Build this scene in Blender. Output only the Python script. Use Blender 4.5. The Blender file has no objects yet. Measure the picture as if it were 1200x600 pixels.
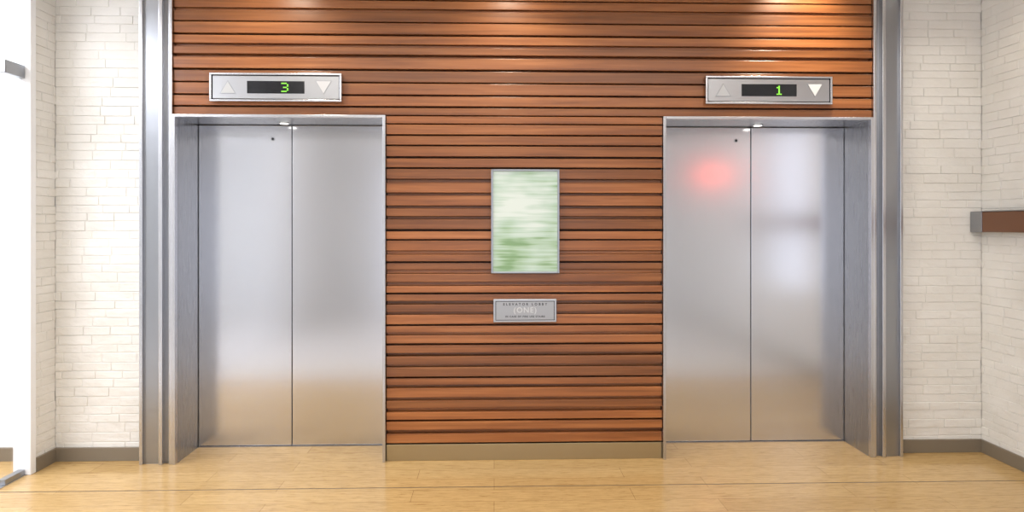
import bpy, bmesh, math, random
from mathutils import Vector, Matrix
random.seed(11)
sc = bpy.context.scene
sc.view_settings.view_transform = 'Standard'
sc.view_settings.look = 'None'
sc.view_settings.exposure = 0.2

# ------------------------------------------------------------------ materials
def mat(name, base=(.8,.8,.8), rough=.5, metal=0.0, **kw):
    m = bpy.data.materials.new(name); m.use_nodes = True
    b = m.node_tree.nodes['Principled BSDF']
    b.inputs['Base Color'].default_value = (*base, 1)
    b.inputs['Roughness'].default_value = rough
    b.inputs['Metallic'].default_value = metal
    for k, v in kw.items():
        b.inputs[k.replace('_', ' ')].default_value = v
    return m, m.node_tree.nodes, m.node_tree.links, b

def N(nodes, t, **kw):
    n = nodes.new(t)
    for k, v in kw.items(): setattr(n, k, v)
    return n

def ramp(nodes, stops):
    r = nodes.new('ShaderNodeValToRGB')
    e = r.color_ramp.elements
    while len(e) < len(stops): e.new(.5)
    for i, (p, c) in enumerate(stops):
        e[i].position = p; e[i].color = (*c, 1)
    return r

def mapped(nodes, links, scale, kind='Object'):
    tc = nodes.new('ShaderNodeTexCoord'); mp = nodes.new('ShaderNodeMapping')
    mp.inputs['Scale'].default_value = scale
    links.new(tc.outputs[kind], mp.inputs['Vector'])
    return mp

def mat_steel(name, base, rough, stretch=(60, 60, 1.2), amt=.06, bump=.01, aniso=0, arot=0):
    m, n, l, b = mat(name, base, rough, 1.0)
    mp = mapped(n, l, stretch)
    nz = N(n, 'ShaderNodeTexNoise'); nz.inputs['Scale'].default_value = 3; nz.inputs['Detail'].default_value = 6
    l.new(mp.outputs[0], nz.inputs['Vector'])
    mr = N(n, 'ShaderNodeMapRange')
    mr.inputs['To Min'].default_value = rough-amt/2; mr.inputs['To Max'].default_value = rough+amt/2
    l.new(nz.outputs['Fac'], mr.inputs['Value']); l.new(mr.outputs[0], b.inputs['Roughness'])
    if bump:
        bp = N(n, 'ShaderNodeBump'); bp.inputs['Strength'].default_value = bump; bp.inputs['Distance'].default_value = .002
        l.new(nz.outputs['Fac'], bp.inputs['Height']); l.new(bp.outputs[0], b.inputs['Normal'])
    if aniso:
        b.inputs['Anisotropic'].default_value = aniso
        b.inputs['Anisotropic Rotation'].default_value = arot
        tg = N(n, 'ShaderNodeTangent', direction_type='RADIAL', axis='Z'); l.new(tg.outputs[0], b.inputs['Tangent'])
    return m

M_door = mat_steel('brushed_steel_door', (.64,.645,.685), .20, aniso=.25, bump=0)
M_steel = mat_steel('brushed_steel_frame', (.56,.56,.58), .26)
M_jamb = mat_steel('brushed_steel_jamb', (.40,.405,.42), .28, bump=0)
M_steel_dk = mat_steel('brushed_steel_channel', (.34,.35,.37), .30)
M_plate = mat_steel('brushed_steel_plate', (.44,.44,.45), .32, stretch=(1.2, 60, 60))
M_plaque = mat_steel('brushed_steel_plaque', (.38,.375,.37), .32, stretch=(1.2, 60, 60))
M_kick = mat_steel('bronze_kick_plate', (.44,.36,.22), .40, stretch=(1.2, 60, 60))
M_dark = mat('dark_metal', (.05,.05,.055), .4, .8)[0]
M_grave = mat('engraving_grey', (.05,.05,.05), .6, .2)[0]
M_black = mat('black_glass', (.008,.009,.012), .15)[0]
M_gap = mat('shadow_gap_black', (.01,.008,.006), .9)[0]

def emit(name, col, s):
    m, n, l, b = mat(name, col, .5)
    b.inputs['Emission Color'].default_value = (*col, 1); b.inputs['Emission Strength'].default_value = s
    return m
M_led = emit('green_led', (.22,.75,.05), .5)
M_lamp = emit('downlight_lens', (1,.97,.9), 3)
M_red = emit('red_sign_face', (1,.12,.08), 11.0)
M_tri = mat('white_etched', (.62,.62,.63), .5)[0]
M_tri2 = mat('grey_etched', (.48,.49,.50), .5)[0]
M_etch = mat('etched_letter_steel', (.56,.56,.56), .5, .2)[0]

def mat_wood():
    m, n, l, b = mat('varnished_wood', rough=.30)
    geo = N(n, 'ShaderNodeNewGeometry')
    mp = mapped(n, l, (.8, 18, 24))
    add = N(n, 'ShaderNodeVectorMath', operation='ADD')
    sc_ = N(n, 'ShaderNodeVectorMath', operation='SCALE'); sc_.inputs['Scale'].default_value = 37
    cmb = N(n, 'ShaderNodeCombineXYZ')
    for i in range(3): l.new(geo.outputs['Random Per Island'], cmb.inputs[i])
    l.new(cmb.outputs[0], sc_.inputs[0]); l.new(mp.outputs[0], add.inputs[0]); l.new(sc_.outputs[0], add.inputs[1])
    nz = N(n, 'ShaderNodeTexNoise'); nz.inputs['Scale'].default_value = 1.4; nz.inputs['Detail'].default_value = 8
    nz.inputs['Roughness'].default_value = .6; nz.inputs['Distortion'].default_value = .3
    l.new(add.outputs[0], nz.inputs['Vector'])
    r = ramp(n, [(.28, (.150,.048,.014)), (.5, (.262,.090,.026)), (.74, (.375,.145,.047))])
    l.new(nz.outputs['Fac'], r.inputs[0])
    hs = N(n, 'ShaderNodeHueSaturation')
    mr = N(n, 'ShaderNodeMapRange'); mr.inputs['To Min'].default_value = .74; mr.inputs['To Max'].default_value = 1.28
    l.new(geo.outputs['Random Per Island'], mr.inputs['Value']); l.new(mr.outputs[0], hs.inputs['Value'])
    l.new(r.outputs[0], hs.inputs['Color']); l.new(hs.outputs[0], b.inputs['Base Color'])
    bp = N(n, 'ShaderNodeBump'); bp.inputs['Strength'].default_value = .12; bp.inputs['Distance'].default_value = .002
    l.new(nz.outputs['Fac'], bp.inputs['Height']); l.new(bp.outputs[0], b.inputs['Normal'])
    return m
M_wood = mat_wood()
M_wood_dk = mat('dark_wood_backing', (.06,.02,.009), .6)[0]

def mat_brick():
    m, n, l, b = mat('white_painted_brick', (.80,.78,.73), .5)
    mp = mapped(n, l, (1, 1, 1.6))
    nz = N(n, 'ShaderNodeTexNoise'); nz.inputs['Scale'].default_value = 14; nz.inputs['Detail'].default_value = 5
    l.new(mp.outputs[0], nz.inputs['Vector'])
    n2 = N(n, 'ShaderNodeTexNoise'); n2.inputs['Scale'].default_value = 3; l.new(mp.outputs[0], n2.inputs['Vector'])
    r = ramp(n, [(.3, (.71,.69,.645)), (.7, (.78,.765,.73))]); l.new(n2.outputs['Fac'], r.inputs[0])
    l.new(r.outputs[0], b.inputs['Base Color'])
    bp = N(n, 'ShaderNodeBump'); bp.inputs['Strength'].default_value = .6; bp.inputs['Distance'].default_value = .013
    l.new(nz.outputs['Fac'], bp.inputs['Height']); l.new(bp.outputs[0], b.inputs['Normal'])
    return m
M_brick = mat_brick()
M_white = mat('white_plaster', (.84,.84,.82), .7)[0]
M_whiteframe = mat('white_powder_coat', (.85,.86,.88), .35)[0]
M_base = mat('taupe_baseboard', (.20,.165,.12), .45)[0]
M_floor_bounce = mat('pale_bounce_floor', (.60,.57,.54), .3)[0]  # made-up pale floor tone, brightens what the doors reflect

def mat_floor():
    m, n, l, b = mat('oak_floor', rough=.18)
    mp = mapped(n, l, (1, 1, 1))
    br = N(n, 'ShaderNodeTexBrick'); br.offset = .37; br.squash = 1
    br.inputs['Scale'].default_value = 1; br.inputs['Brick Width'].default_value = 1.2; br.inputs['Row Height'].default_value = .15
    br.inputs['Mortar Size'].default_value = .0014; br.inputs['Mortar Smooth'].default_value = .1
    br.inputs['Color1'].default_value = (.47,.305,.125,1); br.inputs['Color2'].default_value = (.53,.355,.155,1)
    br.inputs['Mortar'].default_value = (.28,.17,.07,1)
    l.new(mp.outputs[0], br.inputs['Vector'])
    mp2 = mapped(n, l, (3, 30, 1))
    nz = N(n, 'ShaderNodeTexNoise'); nz.inputs['Scale'].default_value = 3; nz.inputs['Detail'].default_value = 9; nz.inputs['Roughness'].default_value = .75
    nz.inputs['Distortion'].default_value = .8
    l.new(mp2.outputs[0], nz.inputs['Vector'])
    r = ramp(n, [(.32, (.60,.53,.43)), (.5, (.95,.94,.92)), (.70, (1.12,1.12,1.12))]); l.new(nz.outputs['Fac'], r.inputs[0])
    mx = N(n, 'ShaderNodeMix', data_type='RGBA', blend_type='MULTIPLY'); mx.inputs['Factor'].default_value = 1
    l.new(br.outputs['Color'], mx.inputs[6]); l.new(r.outputs[0], mx.inputs[7]); l.new(mx.outputs[2], b.inputs['Base Color'])
    bp = N(n, 'ShaderNodeBump'); bp.inputs['Strength'].default_value = .05; bp.inputs['Distance'].default_value = .002
    l.new(nz.outputs['Fac'], bp.inputs['Height']); l.new(bp.outputs[0], b.inputs['Normal'])
    return m
M_floor = mat_floor()

def mat_poster():
    m, n, l, b = mat('blurred_green_print', rough=.25)
    mp = mapped(n, l, (1.6, 1, 34))
    nz = N(n, 'ShaderNodeTexNoise'); nz.inputs['Scale'].default_value = 1.7; nz.inputs['Detail'].default_value = 5
    l.new(mp.outputs[0], nz.inputs['Vector'])
    mp2 = mapped(n, l, (2.6, 1, 4.2))
    n2 = N(n, 'ShaderNodeTexNoise'); n2.inputs['Scale'].default_value = 1.3; n2.inputs['Detail'].default_value = 2
    l.new(mp2.outputs[0], n2.inputs['Vector'])
    m1 = N(n, 'ShaderNodeMath', operation='MULTIPLY'); m1.inputs[1].default_value = .42; l.new(nz.outputs['Fac'], m1.inputs[0])
    m2 = N(n, 'ShaderNodeMath', operation='MULTIPLY_ADD'); m2.inputs[1].default_value = .58
    l.new(n2.outputs['Fac'], m2.inputs[0]); l.new(m1.outputs[0], m2.inputs[2])
    sp = N(n, 'ShaderNodeSeparateXYZ'); tc = N(n, 'ShaderNodeTexCoord'); l.new(tc.outputs['Generated'], sp.inputs[0])
    mr = N(n, 'ShaderNodeMapRange'); mr.inputs['From Min'].default_value = 0; mr.inputs['From Max'].default_value = .35
    mr.inputs['To Min'].default_value = -.03; mr.inputs['To Max'].default_value = .03; l.new(sp.outputs['Z'], mr.inputs['Value'])
    ad = N(n, 'ShaderNodeMath', operation='ADD'); l.new(m2.outputs[0], ad.inputs[0]); l.new(mr.outputs[0], ad.inputs[1])
    r = ramp(n, [(.36, (.20,.34,.16)), (.43, (.36,.50,.34)), (.50, (.46,.59,.49)), (.62, (.64,.71,.66))])
    l.new(ad.outputs[0], r.inputs[0]); l.new(r.outputs[0], b.inputs['Base Color'])
    return m
M_poster = mat_poster()

def mat_glass():
    m, n, l, b = mat('clear_glass', (.93,.97,.98), .02)
    tr = N(n, 'ShaderNodeBsdfTransparent'); tr.inputs[0].default_value = (.97,.98,.99,1)
    gl = N(n, 'ShaderNodeBsdfGlossy'); gl.inputs['Roughness'].default_value = .03
    mx = N(n, 'ShaderNodeMixShader'); mx.inputs[0].default_value = .08
    l.new(tr.outputs[0], mx.inputs[1]); l.new(gl.outputs[0], mx.inputs[2])
    l.new(mx.outputs[0], n['Material Output'].inputs['Surface'])
    return m
M_glass = mat_glass()

# ------------------------------------------------------------------ geometry helpers
def mesh_obj(name, bm, material, parent=None, bevel=0, seg=2):
    me = bpy.data.meshes.new(name)
    bmesh.ops.recalc_face_normals(bm, faces=bm.faces)
    bm.to_mesh(me); bm.free()
    o = bpy.data.objects.new(name, me); sc.collection.objects.link(o)
    me.materials.append(material)
    if bevel:
        md = o.modifiers.new('bevel', 'BEVEL'); md.width = bevel; md.segments = seg; md.limit_method = 'ANGLE'
    if parent: place(o, parent)
    return o

def place(o, e):
    o.parent = e; o.matrix_parent_inverse = Matrix.Translation(-e.location)
    return o

def box(bm, x0, x1, y0, y1, z0, z1):
    v = [bm.verts.new(p) for p in ((x0,y0,z0),(x1,y0,z0),(x1,y1,z0),(x0,y1,z0),(x0,y0,z1),(x1,y0,z1),(x1,y1,z1),(x0,y1,z1))]
    for f in ((0,3,2,1),(4,5,6,7),(0,1,5,4),(1,2,6,5),(2,3,7,6),(3,0,4,7)):
        bm.faces.new([v[i] for i in f])

def boxes(name, lst, material, parent=None, bevel=0, seg=2):
    bm = bmesh.new()
    for b in lst: box(bm, *b)
    return mesh_obj(name, bm, material, parent, bevel, seg)

def empty(name, loc=(0,0,0)):
    e = bpy.data.objects.new(name, None); e.location = loc; sc.collection.objects.link(e); return e

def cyl(name, c, r, d, axis, material, parent=None, seg=32, bevel=0):
    bm = bmesh.new()
    bmesh.ops.create_cone(bm, cap_ends=True, segments=seg, radius1=r, radius2=r, depth=d)
    if axis == 'Y': bmesh.ops.rotate(bm, verts=bm.verts, matrix=Matrix.Rotation(math.pi/2, 3, 'X'))
    if axis == 'X': bmesh.ops.rotate(bm, verts=bm.verts, matrix=Matrix.Rotation(math.pi/2, 3, 'Y'))
    bmesh.ops.translate(bm, verts=bm.verts, vec=Vector(c))
    return mesh_obj(name, bm, material, parent, bevel)

CEIL = 3.15
XL, XR, YB, YF = -2.728, 3.156, .06, -6.5
OPEN = [(-1.950, -.688), (1.074, 2.374)]
JW = .018
ZT = 2.128; DY = .278
ZA = ZT+JW                      # top of architrave
LO, LI = OPEN[0][0]-JW, OPEN[0][1]+JW      # outer edges of frames
RI, RO = OPEN[1][0]-JW, OPEN[1][1]+JW

# ------------------------------------------------------------------ room shell
YS = -1.6
boxes('floor', [(-5, XR+.2, -.405, .5, -.06, 0), (-5, XR+.2, YS, -.415, -.06, 0), (-5, XR+.2, YS, .5, -.12, -.06)], M_floor)
boxes('trim_2', [(-5, XR, -.415, -.405, -.05, -.001)], mat('floor_joint_strip', (.10,.075,.05), .5)[0])
boxes('floor_bounce', [(-5, XR+.2, YF, YS, -.12, 0)], M_floor_bounce)  # unseen pale floor, added to lighten the reflection in the steel doors
boxes('ceiling', [(-5, XR+.2, YF, .5, CEIL, CEIL+.1)], M_white)
e2 = .002
boxes('wall_back', [
    (-5, -2.05, YB+.012, .5, 0, CEIL),
    (-2.05, LO-e2, YB+.012, .5, 0, CEIL),
    (LI+e2, RI-e2, .05, .5, 0, CEIL),
    (RO+e2, XR+.2, YB+.012, .5, 0, CEIL),
    (LO-e2, LI+e2, .05, .5, ZA+.003, CEIL), (RI-e2, RO+e2, .05, .5, ZA+.003, CEIL),
    (LO-e2, LI+e2, .34, .5, 0, ZA+.003), (RI-e2, RO+e2, .34, .5, 0, ZA+.003)], M_white)

def brick_wall(bm, axis, plane, a0, a1, z0, z1, sgn):
    z = z0; row = 0
    while z < z1-.01:
        rh = random.uniform(.048, .062)
        zt = min(z+rh, z1)
        a = a0-random.uniform(0, .2)
        while a < a1:
            bl = random.uniform(.16, .25)
            s, e = max(a, a0), min(a+bl, a1)
            if e-s > .015:
                j = random.uniform(-.0008, .0030)
                s2, e2_ = s+(.0015 if s > a0 else 0), e-(.0015 if e < a1 else 0)
                q0, q1 = z+random.uniform(.0006,.0022), zt-random.uniform(.0006,.0022)
                if axis == 'X': box(bm, s2, e2_, plane-j, plane+.012, q0, q1)
                elif sgn < 0: box(bm, plane-j, plane+.012, s2, e2_, q0, q1)
                else: box(bm, plane-.012, plane+j, s2, e2_, q0, q1)
            a += bl
        z += rh; row += 1

bm = bmesh.new()
brick_wall(bm, 'X', YB, XL, -2.168, 0, CEIL, -1)
brick_wall(bm, 'X', YB, 2.583, XR, 0, CEIL, -1)
box(bm, XL, -2.168, YB+.0024, YB+.012, 0, CEIL); box(bm, 2.583, XR, YB+.0024, YB+.012, 0, CEIL)
mesh_obj('wall_back_brick', bm, M_brick, bevel=.003)

# right wall with a window behind the viewer
W0, W1, WZ0, WZ1 = -2.95, -1.75, .75, 2.55
bm = bmesh.new()
for (a, b_, c, d_) in ((W1, YB, 0, CEIL), (YF, W0, 0, CEIL), (W0, W1, 0, WZ0), (W0, W1, WZ1, CEIL)):
    brick_wall(bm, 'Y', XR, a, b_, c, d_, -1)
    box(bm, XR+.0024, XR+.2, a, b_, c, d_)
mesh_obj('wall_right', bm, M_brick, bevel=.003)
boxes('window_1', [(XR+.05, XR+.10, W0, W0+.05, WZ0, WZ1), (XR+.05, XR+.10, W1-.05, W1, WZ0, WZ1),
    (XR+.05, XR+.10, W0+.05, W1-.05, WZ0, WZ0+.05), (XR+.05, XR+.10, W0+.05, W1-.05, WZ1-.05, WZ1)], M_whiteframe, bevel=.003)

DO0, DO1 = -3.75, -.125
bm = bmesh.new()
brick_wall(bm, 'Y', XL, DO1, YB, 0, CEIL, 1)
brick_wall(bm, 'Y', XL, YF, DO0, 0, CEIL, 1)
box(bm, XL-.12, XL-.0024, DO1, YB, 0, CEIL); box(bm, XL-.12, XL-.0024, YF, DO0, 0, CEIL)
mesh_obj('wall_left', bm, M_brick, bevel=.003)
boxes('wall_corridor', [(-5.1, -5, YF, .5, 0, CEIL)], M_white)
# unseen wall behind the viewer, wide opening added to let light in
boxes('wall_front', [(-5, -1.7, YF-.12, YF, 0, CEIL), (2.0, XR+.2, YF-.12, YF, 0, CEIL), (-1.7, 2.0, YF-.12, YF, 2.7, CEIL)], M_white)

BH = .083
boxes('baseboard_back', [(XL, -2.168, YB-.018, YB, 0, BH), (2.583, XR, YB-.018, YB, 0, BH)], M_base, bevel=.002)
boxes('baseboard_right', [(XR-.016, XR, YF, YB-.018, 0, BH)], M_base, bevel=.002)
boxes('baseboard_left', [(XL, XL+.016, DO1, YB-.018, 0, BH), (XL, XL+.016, YF, DO0, 0, BH)], M_base, bevel=.002)
boxes('baseboard_corridor', [(-5, XL-.12, YB-.006, YB+.012, 0, BH)], M_base, bevel=.002)

# ------------------------------------------------------------------ glazed door and screen in left wall
d = empty('door_1', (XL, DO1, 0))
MID = -1.75
boxes('frame', [(XL-.09, XL+.012, DO1-.045, DO1, 0, CEIL), (XL-.09, XL+.012, DO0, DO0+.045, 0, CEIL),
                (XL-.09, XL+.012, MID-.02, MID+.02, 0, CEIL-.05),
                (XL-.09, XL+.012, DO0+.045, DO1-.045, CEIL-.05, CEIL)], M_whiteframe, d, bevel=.003)
boxes('glass_leaf', [(XL-.045, XL-.033, MID+.025, DO1-.05, .012, 2.36), (XL-.045, XL-.033, DO0+.05, MID-.025, .012, 2.36)], M_glass, d)
boxes('glass_transom', [(XL-.045, XL-.033, MID+.025, DO1-.05, 2.375, CEIL-.055), (XL-.045, XL-.033, DO0+.05, MID-.025, 2.375, CEIL-.055)], M_glass, d)
boxes('patch_fitting_top', [(XL-.06, XL-.018, DO1-.20, DO1-.047, 2.325, 2.40)], M_steel_dk, d, bevel=.003)
boxes('patch_fitting_bottom', [(XL-.06, XL-.018, DO1-.20, DO1-.047, .005, .035)], M_steel_dk, d, bevel=.003)
boxes('threshold', [(XL-.07, XL-.01, DO0+.045, DO1-.045, 0, .006)], M_steel, d)

# ------------------------------------------------------------------ wood slat cladding
bm = bmesh.new(); bmb = bmesh.new()
xl, xr = LO, RO
cz = .105; ci0, ci1 = LI+e2, RI-e2
box(bmb, ci0, ci1, .030, .05, cz, CEIL)
box(bmb, xl, ci0, .030, .05, ZA+.003, CEIL); box(bmb, ci1, xr, .030, .05, ZA+.003, CEIL)
z = cz+.006
def course(z, zt, y0, y1, target):
    if z >= ZA+.001: box(target, xl, xr, y0, y1, z, zt)
    elif zt <= ZA+.001: box(target, ci0, ci1, y0, y1, z, zt)
    else:
        box(target, ci0, ci1, y0, y1, z, zt)
        box(target, xl, ci0-.001, y0, y1, ZA+.003, zt); box(target, ci1+.001, xr, y0, y1, ZA+.003, zt)
while z < CEIL-.03:
    if z < 1.2: h = random.choice([.040,.046,.050,.058]); g = random.choice([.012,.018,.022,.026])
    elif z < 2.0: h = random.choice([.042,.048,.054,.062]); g = random.choice([.010,.014,.018,.024])
    else: h = random.choice([.044,.050,.060,.068]); g = random.choice([.008,.012,.016,.022])
    depth = random.choice([-.016,-.008,-.018,-.012])
    zt = min(z+h, CEIL)
    course(z, zt, depth, .030, bm)
    if g >= .016 and zt+g < CEIL: course(zt+.0005, zt+g-.0005, random.choice([.010,.016,.022]), .030, bm)
    z = zt+g
clad = empty('wood_slat_cladding')
mesh_obj('slats', bm, M_wood, clad, bevel=.003)
mesh_obj('backing', bmb, M_wood_dk, clad)
boxes('trim_1', [(ci0, ci1, -.006, .05, 0, .102)], M_kick, bevel=.002)

# ------------------------------------------------------------------ elevators
def elevator(x0, x1, seam, keyx, lampx):
    e = empty('elevator', ((x0+x1)/2, DY, 0))
    boxes('architrave', [(x0-JW, x0, -.034, 0, 0, ZA), (x1, x1+JW, -.034, 0, 0, ZA), (x0, x1, -.034, 0, ZT, ZA)], M_steel, e, bevel=.002)
    boxes('jambs', [(x0-JW, x0, .0, DY+.05, 0, ZA), (x1, x1+JW, .0, DY+.05, 0, ZA), (x0, x1, 0, DY+.05, ZT, ZA)], M_jamb, e)
    boxes('door_leaf_left', [(x0+.002, seam-.0025, DY, DY+.035, .008, ZT-.003)], M_door, e, bevel=.003)
    boxes('door_leaf_right', [(seam+.0025, x1-.002, DY, DY+.035, .008, ZT-.003)], M_door, e, bevel=.003)
    boxes('sill', [(x0+.001, x1-.001, DY-.012, DY+.05, .0, .006)], M_steel, e)
    boxes('shaft_dark', [(x0+.001, x1-.001, DY+.042, DY+.05, .007, ZT-.001)], M_gap, e)
    cyl('key_escutcheon', (keyx, DY-.002, 2.035), .013, .006, 'Y', M_plate, e)
    cyl('keyhole', (keyx, DY-.004, 2.035), .008, .006, 'Y', M_dark, e)
    cyl('soffit_lamp_ring', (lampx, .19, ZT-.002), .032, .004, 'Z', M_plate, e)
    cyl('soffit_lamp', (lampx, .19, ZT-.005), .026, .003, 'Z', M_lamp, e)
    ld = bpy.data.lights.new('soffit_light', 'SPOT'); ld.energy = 17; ld.spot_size = math.radians(120); ld.spot_blend = 1; ld.shadow_soft_size = .04
    ld.color = (1,.95,.78)
    lo = bpy.data.objects.new('soffit_light', ld); sc.collection.objects.link(lo); lo.location = (lampx, .15, ZT-.015); place(lo, e)
    return e
elevator(*OPEN[0], -1.338, -1.462, -1.36)
elevator(*OPEN[1], 1.735, 1.632, 1.745)

# ------------------------------------------------------------------ steel columns
def column(xo, xi):
    s = 1 if xi > xo else -1; w = abs(xi-xo)
    e = empty('steel_column', (xo, 0, 0))
    X = lambda t: xo+s*w*t
    def seg(a, b, y, y1=YB+.012):
        p, q = sorted((X(a), X(b))); return (p, q, y, y1, 0, CEIL)
    boxes('ribs', [seg(0, .10, -.03), seg(.60, .72, -.036), seg(.90, 1.0, -.030)], M_steel, e, bevel=.003)
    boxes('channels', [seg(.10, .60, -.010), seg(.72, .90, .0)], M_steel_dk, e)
column(-2.168, LO-.001)
column(2.583, RO+.001)

# ------------------------------------------------------------------ floor indicators
DIG = {'3': ["1110","0001","0001","0110","0001","0001","1110"], '1': ["0010","0110","0010","0010","0010","0010","0111"]}
def tri(name, cx, cz, w, h, up, y, material, parent):
    bm = bmesh.new(); s = 1 if up else -1
    pts = [(-w/2, -s*h/2), (w/2, -s*h/2), (0, s*h/2)]
    f = [bm.verts.new((cx+p[0], y-.002, cz+p[1])) for p in pts]; bk = [bm.verts.new((cx+p[0], y+.002, cz+p[1])) for p in pts]
    bm.faces.new(f); bm.faces.new(bk[::-1])
    for i in range(3): bm.faces.new((f[i], f[(i+1)%3], bk[(i+1)%3], bk[i]))
    return mesh_obj(name, bm, material, parent)
def indicator(cx, digit):
    z0, z1 = 2.222, 2.396; w = .80; x0, x1 = cx-w/2, cx+w/2; zc = (z0+z1)/2
    e = empty('elevator_floor_indicator', (cx, 0, zc)); y = -.045; yb = -.019
    b = .012
    boxes('surround', [(x0, x1, y-.006, yb, z1-b, z1), (x0, x1, y-.006, yb, z0, z0+b),
        (x0, x0+b, y-.006, yb, z0+b, z1-b), (x1-b, x1, y-.006, yb, z0+b, z1-b)], M_steel, e, bevel=.002)
    boxes('groove', [(x0+b, x1-b, y+.012, yb, z0+b, z1-b)], M_dark, e)
    boxes('face_plate', [(x0+b+.005, x1-b-.005, y, y+.012, z0+b+.005, z1-b-.005)], M_plate, e, bevel=.002)
    boxes('display_window', [(cx-.174, cx+.174, y-.003, y+.002, zc-.038, zc+.038)], M_black, e, bevel=.001)
    p = .0082; rows = DIG[digit]; dx = cx+.035; bm = bmesh.new()
    for r, row in enumerate(rows):
        for c, ch in enumerate(row):
            if ch == '1':
                X0 = dx+c*p*1.35; Z0 = zc+.027-r*p
                box(bm, X0, X0+p*1.1, y-.0045, y-.002, Z0-p*.8, Z0)
    mesh_obj('digit', bm, M_led, e)
    tri('arrow_up_border', cx-.29, zc, .10, .083, True, y-.0002, M_steel_dk, e)
    tri('arrow_up', cx-.29, zc-.001, .086, .071, True, y-.001, M_tri2, e)
    tri('arrow_down_border', cx+.29, zc, .10, .083, False, y-.0002, M_steel_dk, e)
    tri('arrow_down', cx+.29, zc+.001, .090, .075, False, y-.001, M_tri, e)
indicator(-1.335, '3'); indicator(1.719, '1')

# ------------------------------------------------------------------ poster
e = empty('poster_lightbox', (.192, -.02, 1.488))
x0, x1, z0, z1 = -.018, .403, 1.168, 1.810
boxes('case', [(x0+.004, x1-.004, -.05, -.019, z0+.004, z1-.004)], M_steel_dk, e, bevel=.003)
b = .012
boxes('frame', [(x0, x0+b, -.062, -.04, z0, z1), (x1-b, x1, -.062, -.04, z0, z1),
    (x0+b, x1-b, -.062, -.04, z0, z0+b), (x0+b, x1-b, -.062, -.04, z1-b, z1)], M_steel_dk, e, bevel=.002)
boxes('print', [(x0+b, x1-b, -.054, -.049, z0+b, z1-b)], M_poster, e)

# ------------------------------------------------------------------ plaque
e = empty('metal_plaque', (.192, -.02, .935))
x0, x1, z0, z1 = -.004, .388, .863, 1.007
boxes('plate', [(x0, x1, -.034, -.019, z0, z1)], M_plate, e, bevel=.003)
b = .012
boxes('groove', [(x0+b, x1-b, -.036, -.033, z0+b, z1-b)], M_dark, e)
boxes('inner_plate', [(x0+b+.004, x1-b-.004, -.039, -.035, z0+b+.004, z1-b-.004)], M_plaque, e, bevel=.001)
def text(s, x, z, size, space, material):
    c = bpy.data.curves.new('lettering', 'FONT'); c.body = s; c.size = size; c.align_x = 'CENTER'; c.align_y = 'CENTER'
    c.space_character = space; c.extrude = .0006; c.offset = .0006; c.materials.append(material)
    o = bpy.data.objects.new('lettering', c); sc.collection.objects.link(o)
    o.location = (x, -.0397, z); o.rotation_euler = (math.pi/2, 0, 0); place(o, e); return o
text('ELEVATOR LOBBY', .192, .975, .021, 1.75, M_grave)
text('(ONE)', .192, .938, .046, 1.2, M_etch)
text('IN CASE OF FIRE USE STAIRS', .192, .899, .015, 1.3, M_grave)

# ------------------------------------------------------------------ handrail on right wall
e = empty('handrail', (XR-.04, -.5, 1.486))
M_rail = mat('dark_rail_wood', (.15,.062,.028), .35)[0]
boxes('wood_rail', [(XR-.074, XR-.03, -3.2, -.04, 1.422, 1.55)], M_rail, e, bevel=.004)
boxes('end_bracket', [(XR-.078, XR-.004, -.04, YB-.004, 1.42, 1.553)], M_steel_dk, e, bevel=.004)
boxes('rail_clamp', [(XR-.078, XR-.03, -3.2, -.04, 1.5505, 1.556)], M_steel_dk, e)
boxes('standoffs', [(XR-.03, XR-.003, y, y+.05, 1.45, 1.52) for y in (-.9, -1.9, -3.0)], M_steel, e)

# ------------------------------------------------------------------ hanging red sign
e = empty('hanging_exit_sign', (2.77, -3.5, 2.14))
boxes('sign_case', [(2.63, 2.90, -3.54, -3.50, 2.00, 2.20)], M_dark, e, bevel=.004)
boxes('sign_face', [(2.66, 2.87, -3.499, -3.494, 2.03, 2.17)], M_red, e)
boxes('rods', [(2.67, 2.68, -3.525, -3.515, 2.20, CEIL), (2.85, 2.86, -3.525, -3.515, 2.20, CEIL)], M_steel, e)

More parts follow.
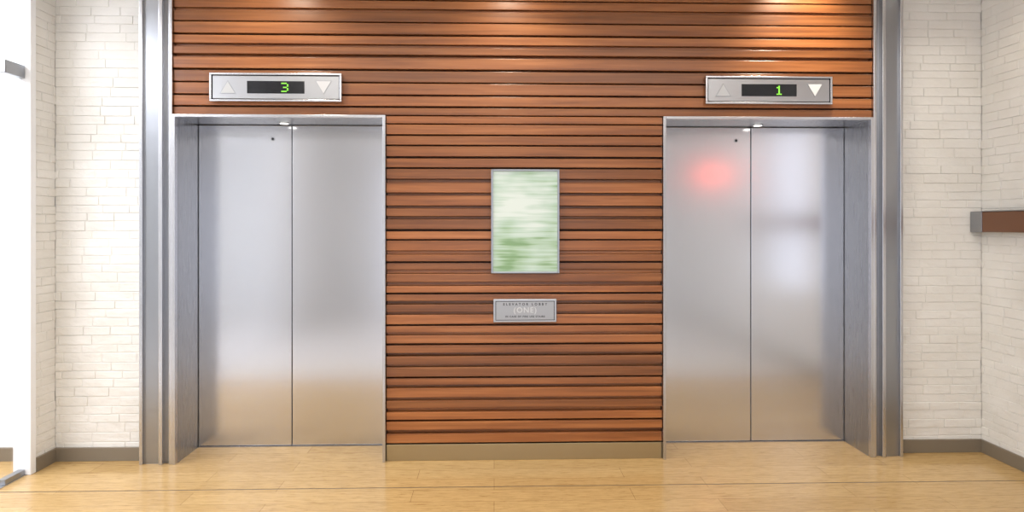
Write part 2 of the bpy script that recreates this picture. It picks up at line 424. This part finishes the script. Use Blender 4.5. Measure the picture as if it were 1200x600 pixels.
# ------------------------------------------------------------------ lights
def downlight(x, y, power, aim=None, size=70):
    e = empty('ceiling_downlight', (x, y, CEIL))
    cyl('trim_ring', (x, y, CEIL-.004), .07, .008, 'Z', M_whiteframe, e)
    cyl('lens', (x, y, CEIL-.010), .055, .004, 'Z', M_lamp, e)
    ld = bpy.data.lights.new('spot', 'SPOT'); ld.energy = power; ld.spot_size = math.radians(size); ld.spot_blend = 1.0
    ld.shadow_soft_size = .06; ld.color = (1,.91,.75)
    o = bpy.data.objects.new('spot', ld); sc.collection.objects.link(o); o.location = (x, y, CEIL-.02)
    if aim: o.rotation_euler = (Vector(aim)-Vector((x, y, CEIL-.02))).to_track_quat('-Z', 'Y').to_euler()
    place(o, e)
downlight(.10, -.46, 42, (.10, 0, 2.1), 110)
downlight(1.95, -.38, 85, (1.95, 0, 2.5), 95)
downlight(-1.35, -.52, 42, (-1.35, 0, 2.0), 110)
downlight(2.85, -.55, 18, (2.85, 0, 1.2), 90)
downlight(-2.45, -.55, 12, (-2.45, 0, 1.2), 90)
downlight(.19, -1.6, 58, None, 120); downlight(2.2, -1.6, 55, None, 120); downlight(-1.8, -1.6, 50, None, 120)

def area(name, loc, rot, sx, sy, power, col=(1,1,1)):
    ld = bpy.data.lights.new(name, 'AREA'); ld.shape = 'RECTANGLE'; ld.size = sx; ld.size_y = sy; ld.energy = power; ld.color = col
    o = bpy.data.objects.new(name, ld); sc.collection.objects.link(o); o.location = loc; o.rotation_euler = rot; return o
area('ceiling_fill_light', (.2, -3.0, CEIL-.03), (0,0,0), 4.5, 1.6, 72, (1,.97,.93))  # unseen area lamp added as room fill, no fixture modelled
area('corridor_fill_light', (-3.9, -2.0, CEIL-.05), (0,0,0), 1.5, 4, 190, (.91,.925,1))  # unseen lamp added to brighten the side room behind the glass

w = bpy.data.worlds.new('world'); sc.world = w; w.use_nodes = True
w.node_tree.nodes['Background'].inputs[0].default_value = (.90,.92,1,1)
w.node_tree.nodes['Background'].inputs[1].default_value = 1.5

# ------------------------------------------------------------------ camera
cd = bpy.data.cameras.new('camera'); cam = bpy.data.objects.new('camera', cd); sc.collection.objects.link(cam)
cd.sensor_fit = 'HORIZONTAL'; cd.sensor_width = 36; cd.lens = 22.5
cam.location = (0, -4, 1.47); cam.rotation_euler = (math.pi/2, 0, -.028)
cd.shift_y = -37/1200
cd.clip_start = .05
sc.camera = cam
